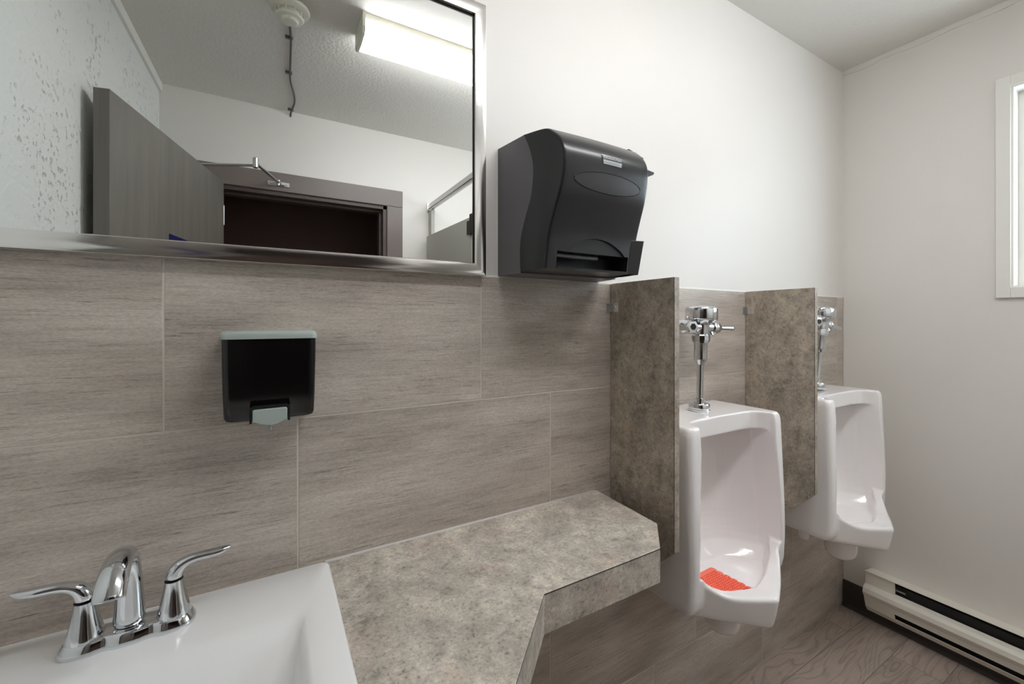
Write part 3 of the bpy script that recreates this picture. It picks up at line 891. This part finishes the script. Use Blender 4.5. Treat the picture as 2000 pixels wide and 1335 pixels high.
# ------------------------------------------------------------------ privacy partitions
def partition(label, x0, y0, z0, dz, zb0):
    p = thing('urinal_partition', label, 'partition', (x0+.0095, YA, z0), 'laminate urinal screens')
    o = p.location
    # the lower edge is cut at 45 degrees, lowest at the wall
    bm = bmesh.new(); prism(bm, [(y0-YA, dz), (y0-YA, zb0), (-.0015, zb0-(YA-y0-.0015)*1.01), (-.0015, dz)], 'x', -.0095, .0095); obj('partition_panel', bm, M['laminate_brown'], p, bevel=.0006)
    bm = bmesh.new(); box(bm, -.00975, -.0086, y0-YA-.0003, y0-YA+.0010, zb0+.001, dz-.0005); obj('edge_seam', bm, M['basedark'], p)
    for zb in (dz-.072,):
        bm = bmesh.new()
        box(bm, -.0095-.0016, -.0095, -.036, 0, zb-.0135, zb+.0135)
        box(bm, -.0095-.016, -.0095-.0005, -.0016, 0, zb-.0135, zb+.0135)
        b = obj('wall_bracket', bm, M['bracket'], p, bevel=.0004)
        bm = bmesh.new(); lathe(bm, [(.0042, 0), (.0036, .002), (.001, .0025)], (-.0111, -.024, zb), (-1,0,0), 14)
        obj('bracket_screw', bm, M['chrome'], b, smooth=True)
    return p
partition('tall laminate urinal screen between the counter end and the nearer urinal', .874, .723, .520, .934, .238)
partition('laminate urinal screen standing between the two white urinals', 1.5555, .717, .520, .934, .245)

# ------------------------------------------------------------------ urinals
def urinal_mesh():
    """x from -.195 to .195 around the centre, y = 0 at the wall and negative into the room, z absolute"""
    HWU = .195
    def fy(z):
        pts = [(.555, .738), (.575, .722), (.60, .714), (.63, .712), (.66, .710), (.70, .709), (.80, .711), (.90, .715), (1.0, .719), (1.062, .722)]
        if z <= pts[0][0]: return pts[0][1]-YA
        for a, b in zip(pts[:-1], pts[1:]):
            if a[0] <= z <= b[0]: return a[1] + (b[1]-a[1])*(z-a[0])/(b[0]-a[0]) - YA
        return pts[-1][1]-YA
    bm = bmesh.new()
    zs = [.568, .575, .59, .61, .64, .68, .72, .78, .84, .90, .96, 1.01, 1.04, 1.054, 1.062]
    L = []
    for z in zs:
        ins = 0
        if z > 1.05: ins = (z-1.05)/.012*.006
        if z < .58: ins = (.58-z)/.012*.006
        w = HWU-ins - .003*max(0, (z-.8)/.26); f = fy(z)+ins
        r = .016
        loop = [(w, 0), (w*.75, 0), (w*.5, 0), (0, 0), (-w*.5, 0), (-w*.75, 0), (-w, 0)]
        for j in range(7):
            a = PI + PI/2*j/6; loop.append((-w+r+r*math.cos(a), f+r+r*math.sin(a)))
        loop.append((0, f))
        for j in range(7):
            a = 1.5*PI + PI/2*j/6; loop.append((w-r+r*math.cos(a), f+r+r*math.sin(a)))
        L.append([(x, y, z) for x, y in loop])
    loft(bm, L)
    # beak-shaped lip: stations across x
    W = .163
    def ff(x): u = min(1, abs(x)/W); return .612 + .108*(.86*u + .14*u**3) + .004*(1-u)**2 - YA
    def tz(x): u = min(1, abs(x)/W); return .611 + .012*u + .050*max(0, (u-.45)/.55)**2.2
    def bz(x): u = min(1, abs(x)/W); return .520 + .040*u**.9
    def round0(x):   # soften the tip
        return math.sqrt(x*x + .003**2) - .003
    st = []
    N = 48
    for i in range(N+1):
        x = -W + 2*W*i/N; xr_ = round0(x)
        f = ff(xr_); t = tz(xr_); b = bz(xr_); bk = -.13
        st.append([(x, bk, t+.004), (x, f+.008, t+.001), (x, f+.002, t-.002), (x, f, t-.008), (x, f+.007, (t+b)/2), (x, f+.014, b+.012), (x, f+.020, b+.002), (x, f+.034, b-.002), (x, bk, min(b+.030, .574)), (x, bk, .590)])
    loft(bm, st)
    bmesh.ops.recalc_face_normals(bm, faces=bm.faces)
    me = bpy.data.meshes.new('u_outer'); bm.to_mesh(me); bm.free()
    o = bpy.data.objects.new('tmp_outer', me); COL.objects.link(o)
    # ---- cutters
    def mkcut(name, loops):
        b = bmesh.new(); loft(b, loops); bmesh.ops.recalc_face_normals(b, faces=b.faces)
        m = bpy.data.meshes.new(name); b.to_mesh(m); b.free(); c = bpy.data.objects.new(name, m); COL.objects.link(c); return c
    def ybk(z):
        pts = [(.594, -.105), (.60, -.098), (.612, -.088), (.635, -.072), (.68, -.058), (.75, -.050), (.9, -.046), (1.03, -.046)]
        if z <= pts[0][0]: return pts[0][1]
        for a, b in zip(pts[:-1], pts[1:]):
            if a[0] <= z <= b[0]: return a[1] + (b[1]-a[1])*(z-a[0])/(b[0]-a[0])
        return pts[-1][1]
    def cav(z, front, wi):
        yb = ybk(z); L = []
        n = 28
        for i in range(n+1):
            x = -wi + 2*wi*i/n
            L.append((x, yb - (.115)*abs(x/wi)**3.2, z))
        for i in range(n+1):
            x = wi - 2*wi*i/n
            L.append((x, front(x), z))
        return L
    def wi(z): return .168 - .017*max(0, (z-.74)/.27)**1.3 - .030*max(0, (.65-z)/.06)**1.5
    A = mkcut('tmp_a', [cav(z, (lambda x: -.45) if z > .655 else (lambda x: -.245), wi(z)) for z in (.668, .70, .80, .90, .98, 1.006)])
    def fb(z):
        ins = .029 + .020*max(0, (.64-z)/.04)
        return lambda x: min(-.15, ff(round0(x)) + ins + .018*max(0, 1-abs(x)/.10)**1.5)
    Bc = mkcut('tmp_b', [cav(z, fb(z), wi(z)) for z in (.594, .598, .606, .618, .635, .66, .72)])
    Cc = mkcut('tmp_c', [[(-.154, -.45, z), (.154, -.45, z), (.153, -.224, z), (.146, -.203, z), (.137, -.189, z), (.120, -.180, z), (.090, -.1755, z), (.0, -.173, z), (-.090, -.1755, z), (-.120, -.180, z), (-.137, -.189, z), (-.146, -.203, z), (-.153, -.224, z)] for z in (.99, 1.10)])
    Dl = []
    for i in range(33):
        x = -.163 + .326*i/32; t = tz(round0(x))
        Dl.append([(x, -.47, t+.0005), (x, -.17, t+.004), (x, -.17, .69), (x, -.47, .69)])
    Dc = mkcut('tmp_d', Dl)
    def mod(kind, **kw):
        m = o.modifiers.new(kind, kind)
        for k, v in kw.items(): setattr(m, k, v)
        return m
    VX = .0027
    mod('REMESH', mode='VOXEL', voxel_size=VX, use_smooth_shade=True)
    for c in (A, Bc, Dc, Cc): mod('BOOLEAN', operation='DIFFERENCE', object=c, solver='EXACT')
    mod('REMESH', mode='VOXEL', voxel_size=VX, use_smooth_shade=True)
    mod('SMOOTH', factor=.5, iterations=12)
    dg = bpy.context.evaluated_depsgraph_get(); out = bpy.data.meshes.new_from_object(o.evaluated_get(dg))
    for q in (o, A, Bc, Dc, Cc): bpy.data.objects.remove(q)
    for v in out.vertices:
        v.co.x *= 1.138
        if v.co.y > -.001: v.co.y = 0
    for p in out.polygons: p.use_smooth = True
    out.name = 'urinal_bowl'; out.materials.clear(); out.materials.append(M['ceramic'])
    print('urinal verts', len(out.vertices), 'z', min(v.co.z for v in out.vertices), max(v.co.z for v in out.vertices))
    return out
ume = urinal_mesh()
u1 = thing('urinal', 'white wall urinal nearest the counter with an orange screen in its bowl', 'urinal', (1.152, YA, 0), 'white urinals along the tiled wall')
link(bpy.data.objects.new('urinal_bowl', ume), u1)
bm = bmesh.new(); lathe(bm, [(.058, .575), (.055, .520), (.052, .470), (.048, .452), (.038, .440), (.020, .435), (.003, .434)], (0, -.178, 0), (0,0,1), 40)
obj('drain_outlet', bm, M['ceramic'], u1, smooth=True, angle=60)
u2 = copy_tree(u1); u2.location = (1.885, YA, .004); u2['label'] = 'white wall urinal farther along, nearest the right wall, with an empty bowl'
bm = bmesh.new(); lathe(bm, [(.021, .580), (.020, .515), (.017, .506), (.004, .505)], (-.120, -.105, 0), (0,0,1), 24)
obj('mounting_boss', bm, M['ceramic'], u2, smooth=True, angle=60)

# ------------------------------------------------------------------ flush valves
def flush_valve(x, y, zb, label):
    t = thing('flush_valve', label, 'flush valve', (x, y, zb), 'chrome urinal flush valves')
    bm = bmesh.new()
    # z measured from the china top
    lathe(bm, [(.031, 0), (.0325, .002), (.0325, .006)], (0,0,0), (0,0,1), 40)
    lathe(bm, [(.0305, .006), (.0310, .008), (.0310, .022), (.029, .0245), (.0165, .0255), (.0165, .036), (.0185, .0365), (.0185, .0395), (.0165, .040)], (0,0,0), (0,0,1), 8 if False else 36)
    obj('spud_flange', bm, M['chrome'], t, smooth=True, angle=40)
    bm = bmesh.new()
    lathe(bm, [(.0105, .036), (.0105, .142), (.0125, .148), (.0190, .160), (.0200, .165), (.0200, .214), (.0215, .216)], (0,0,0), (0,0,1), 36)
    obj('flush_tube', bm, M['chrome'], t, smooth=True, angle=40)
    bm = bmesh.new(); lathe(bm, [(.0245, .214), (.0250, .217), (.0250, .219), (.0275, .220), (.0275, .236), (.0265, .238)], (0,0,0), (0,0,1), 12)
    obj('coupling_nut', bm, M['chrome'], t, smooth=True, angle=20)
    bm = bmesh.new()
    lathe(bm, [(.0215, .236), (.0235, .242), (.0245, .255), (.0250, .268), (.0285, .275), (.0370, .282), (.0440, .287)], (0,0,0), (0,0,1), 40)
    # side outlets of the body
    lathe(bm, [(.0165, 0), (.0165, .030), (.0200, .034), (.0200, .040)], (.012, 0, .262), (1,0,0), 32)
    lathe(bm, [(.0170, 0), (.0160, .030), (.0215, .034), (.0215, .044)], (-.012, 0, .262), (-1,0,0), 32)
    b = obj('valve_body', bm, M['chrome'], t, smooth=True, angle=40)
    bm = bmesh.new(); lathe(bm, [(.0420, .284), (.0470, .286), (.0485, .289), (.0485, .3185), (.0470, .3225), (.043, .3250), (.034, .3275), (.018, .3305), (.001, .3315)], (0,0,0), (0,0,1), 48)
    obj('valve_cap', bm, M['chrome'], t, smooth=True, angle=50)
    bm = bmesh.new(); lathe(bm, [(.0190, 0), (.0215, .003), (.0215, .012), (.0190, .026), (.0150, .036), (.0120, .040), (.0080, .041)], (.050, 0, .262), (1,0,0), 32)
    lathe(bm, [(.0066, 0), (.0066, .066), (.0074, .070), (.0074, .076), (.0062, .080), (.001, .081)], (.088, 0, .262), (1,0,0), 20)
    obj('flush_lever', bm, M['chrome'], t, smooth=True, angle=40)
    bm = bmesh.new(); lathe(bm, [(.006, 0), (.0065, .010), (.003, .013)], (.03, -.012, .247), (.3,-.3,-1), 14)
    obj('lever_pin', bm, M['chrome'], t, smooth=True)
    # control stop: axis runs from the wall towards the room
    yw = YA - y
    bm = bmesh.new(); sx = -.068
    lathe(bm, [(.0130, yw), (.0130, .030)], (sx, 0, .262), (0,1,0), 28)
    lathe(bm, [(.030, 0), (.028, .004), (.015, .012)], (sx, yw, .262), (0,-1,0), 36)
    obj('supply_pipe', bm, M['chrome'], t, smooth=True, angle=40)
    bm = bmesh.new()
    lathe(bm, [(.0165, .036), (.0215, .034), (.0225, .030), (.0225, .004), (.0200, 0), (.0205, -.010), (.0190, -.014)], (sx, 0, .262), (0,1,0), 36)
    st_ = obj('control_stop', bm, M['chrome'], t, smooth=True, angle=40)
    bm = bmesh.new(); ax = Vector((-.35, -1, 0)).normalized()
    lathe(bm, [(.0205, 0), (.0205, .012), (.0180, .016), (.0105, .017), (.0098, .010)], Vector((sx, -.012, .262)), ax, 6)
    obj('stop_cap', bm, M['chrome'], st_, smooth=True, angle=20)
    bm = bmesh.new(); lathe(bm, [(.0096, .0), (.0096, .0168)], Vector((sx, -.012, .262)), ax, 24)
    obj('stop_keyhole', bm, M['pit'], st_)
    return t
v1 = flush_valve(1.158, .8625, 1.0615, 'chrome flush valve on the nearer urinal, seen whole between the two screens')
v1.rotation_euler = (0, math.radians(2.0), 0)
v2 = copy_tree(v1); v2.location = (1.884, .8625, 1.0716); v2.rotation_euler = (0, math.radians(7.6), 0)
v2['label'] = 'chrome flush valve on the farther urinal, half hidden by the second screen'

# ------------------------------------------------------------------ orange urinal screen
us = bmesh.new()
FZ = .5965
def screen(bm):
    x0, x1, y0, y1 = -.088, -.008, -.276, -.142
    pts = []
    # outline with scallops on the right side
    base = [(x0, y1-.003), (x0, y0+.05), (-.06, y0+.014), (-.03, y0)]
    pts += base
    nsc = 6; a = Vector((.000, y0+.004)); b = Vector((x1, y1))
    for k in range(nsc):
        p = a + (b-a)*k/nsc; q = a + (b-a)*(k+1)/nsc; mid = (p+q)/2; r = (q-p).length/2
        d = (q-p).normalized(); nrm = Vector((d.y, -d.x))
        for j in range(6):
            an = PI*j/6; v = mid - d*r*math.cos(an) + nrm*r*.75*math.sin(an); pts.append((v.x, v.y))
    pts.append((b.x, b.y))
    prism(bm, pts, 'z', 0, .0022)
    # nubs
    import itertools
    for i in range(16):
        for j in range(15):
            px = x0+.004 + i*.0078; py = y0+.004 + j*.0078
            if px > .000 + (x1-.000)*(py-y0)/(y1-y0)-.001: continue
            if py < y0 + .05*max(0, (-.03-px))/.075 + .001: continue
            if py > y1-.003: continue
            lathe(bm, [(.0024, .002), (.0018, .0045), (.0010, .0062)], (px, py, 0), (0,0,1), 6)
screen(us)
from mathutils.bvhtree import BVHTree
bvh = BVHTree.FromPolygons([v.co.copy() for v in ume.vertices], [tuple(p.vertices) for p in ume.polygons])
bmesh.ops.triangulate(us, faces=[f for f in us.faces if len(f.verts) > 8])
bmesh.ops.subdivide_edges(us, edges=[e for e in us.edges if e.calc_length() > .02], cuts=3, use_grid_fill=False)
for v in us.verts:
    hit = bvh.ray_cast(Vector((v.co.x, v.co.y, .70)), Vector((0,0,-1)))
    base_z = hit[0].z if hit[0] else FZ
    v.co.z += min(base_z, .640) + .0012
uo = obj('urinal_screen', us, M['screen'], None, smooth=True, angle=40)
uo.location = (1.152, YA, 0)
tag(uo, 'orange-red scalloped rubber mat lying in the bowl of the nearer urinal', 'urinal screen')

# ------------------------------------------------------------------ baseboard heater
bh = thing('baseboard_heater', 'long cream metal baseboard heater low on the right wall under the window', 'heater', (XR, 0, .055))
ho = bh.location
HY1, HY0 = .846, -.60
def strip(pts, y0, y1, name, mat, parent=bh, th=.0016, **kw):
    bm = bmesh.new()
    n = len(pts); P2 = [Vector(p) for p in pts]; off2 = []
    for i in range(n):
        d = (P2[min(i+1, n-1)] - P2[max(i-1, 0)]).normalized(); off2.append(P2[i] + Vector((d.y, -d.x))*th)
    ring = [(p.x, p.y) for p in P2] + [(p.x, p.y) for p in reversed(off2)]
    prism(bm, ring, 'y', y0, y1)
    return obj(name, off(bm, ho), mat, parent, **kw)
# back plate + top lip
strip([(XR-.001, .058), (XR-.001, .225), (XR-.060, .2335), (XR-.074, .236)], HY0, HY1, 'top_lip', M['heater'])
# front cover, bowed
strip([(XR-.058, .181), (XR-.078, .175), (XR-.088, .166), (XR-.092, .150), (XR-.084, .136), (XR-.078, .128), (XR-.072, .104)], HY0, HY1, 'front_cover', M['heater'])
# bottom lip
strip([(XR-.066, .082), (XR-.058, .072), (XR-.045, .055), (XR-.004, .055)], HY0, HY1, 'bottom_lip', M['heater'])
# end box: closes both slots near the corner
strip([(XR-.066, .236), (XR-.064, .181)], HY1-.105, HY1-.001, 'upper_end_plate', M['heater'])
strip([(XR-.072, .106), (XR-.070, .094), (XR-.0665, .092), (XR-.0650, .081)], HY1-.105, HY1-.001, 'lower_end_plate', M['heater'])
bm = bmesh.new(); prism(bm, [(XR, .225), (XR-.060, .233), (XR-.066, .181), (XR-.086, .166), (XR-.090, .150), (XR-.076, .128), (XR-.070, .095), (XR-.056, .072), (XR-.045, .057), (XR, .057)], 'y', HY1-.003, HY1)
obj('end_cap', off(bm, ho), M['heater'], bh)
obj('heater_inside', off(B(XR-.048, XR-.002, HY0+.003, HY1-.004, .062, .215), ho), M['heatdark'], bh)
bm = bmesh.new(); lathe(bm, [(.009, 0), (.009, .02), (.004, .021), (.004, .05)], (XR-.052, HY1-.085, .198), (0,-1,0), 14)
obj('heater_terminal', off(bm, ho), M['steel'], bh, smooth=True)

# ------------------------------------------------------------------ light: daylight through the window
w = bpy.data.worlds.new('sky'); sc.world = w; w.use_nodes = True
bg = w.node_tree.nodes['Background']; bg.inputs[0].default_value = (.80, .90, 1.0, 1); bg.inputs[1].default_value = 7.2
pl = bpy.data.lights.new('window_portal', 'AREA'); pl.shape = 'RECTANGLE'; pl.size = WY1-WY0; pl.size_y = WZ1-WZ0
pl.cycles.is_portal = True
plo = bpy.data.objects.new('window_portal', pl); link(plo); plo.location = (XR+.12, (WY0+WY1)/2, (WZ0+WZ1)/2); plo.rotation_euler = (0, PI/2, 0)

# ------------------------------------------------------------------ camera
cd_ = bpy.data.cameras.new('camera'); cam = bpy.data.objects.new('camera', cd_); link(cam)
cam.location = CAM; cam.rotation_euler = (PI/2, 0, math.radians(59.4197-90))
cd_.sensor_width = 36; cd_.lens = 828.249*36/2000; cd_.shift_x = -(1018.364-1000)/2000; cd_.shift_y = -(667.5-625.876)/2000
cd_.clip_start = .02
sc.camera = cam
sc.view_settings.view_transform = 'Standard'; sc.view_settings.look = 'None'; sc.view_settings.gamma = 1
sc.view_settings.use_curve_mapping = False; sc.view_settings.exposure = 0.28
sc.cycles.max_bounces = 12; sc.cycles.diffuse_bounces = 8; sc.cycles.glossy_bounces = 6
sc.cycles.sample_clamp_indirect = 8
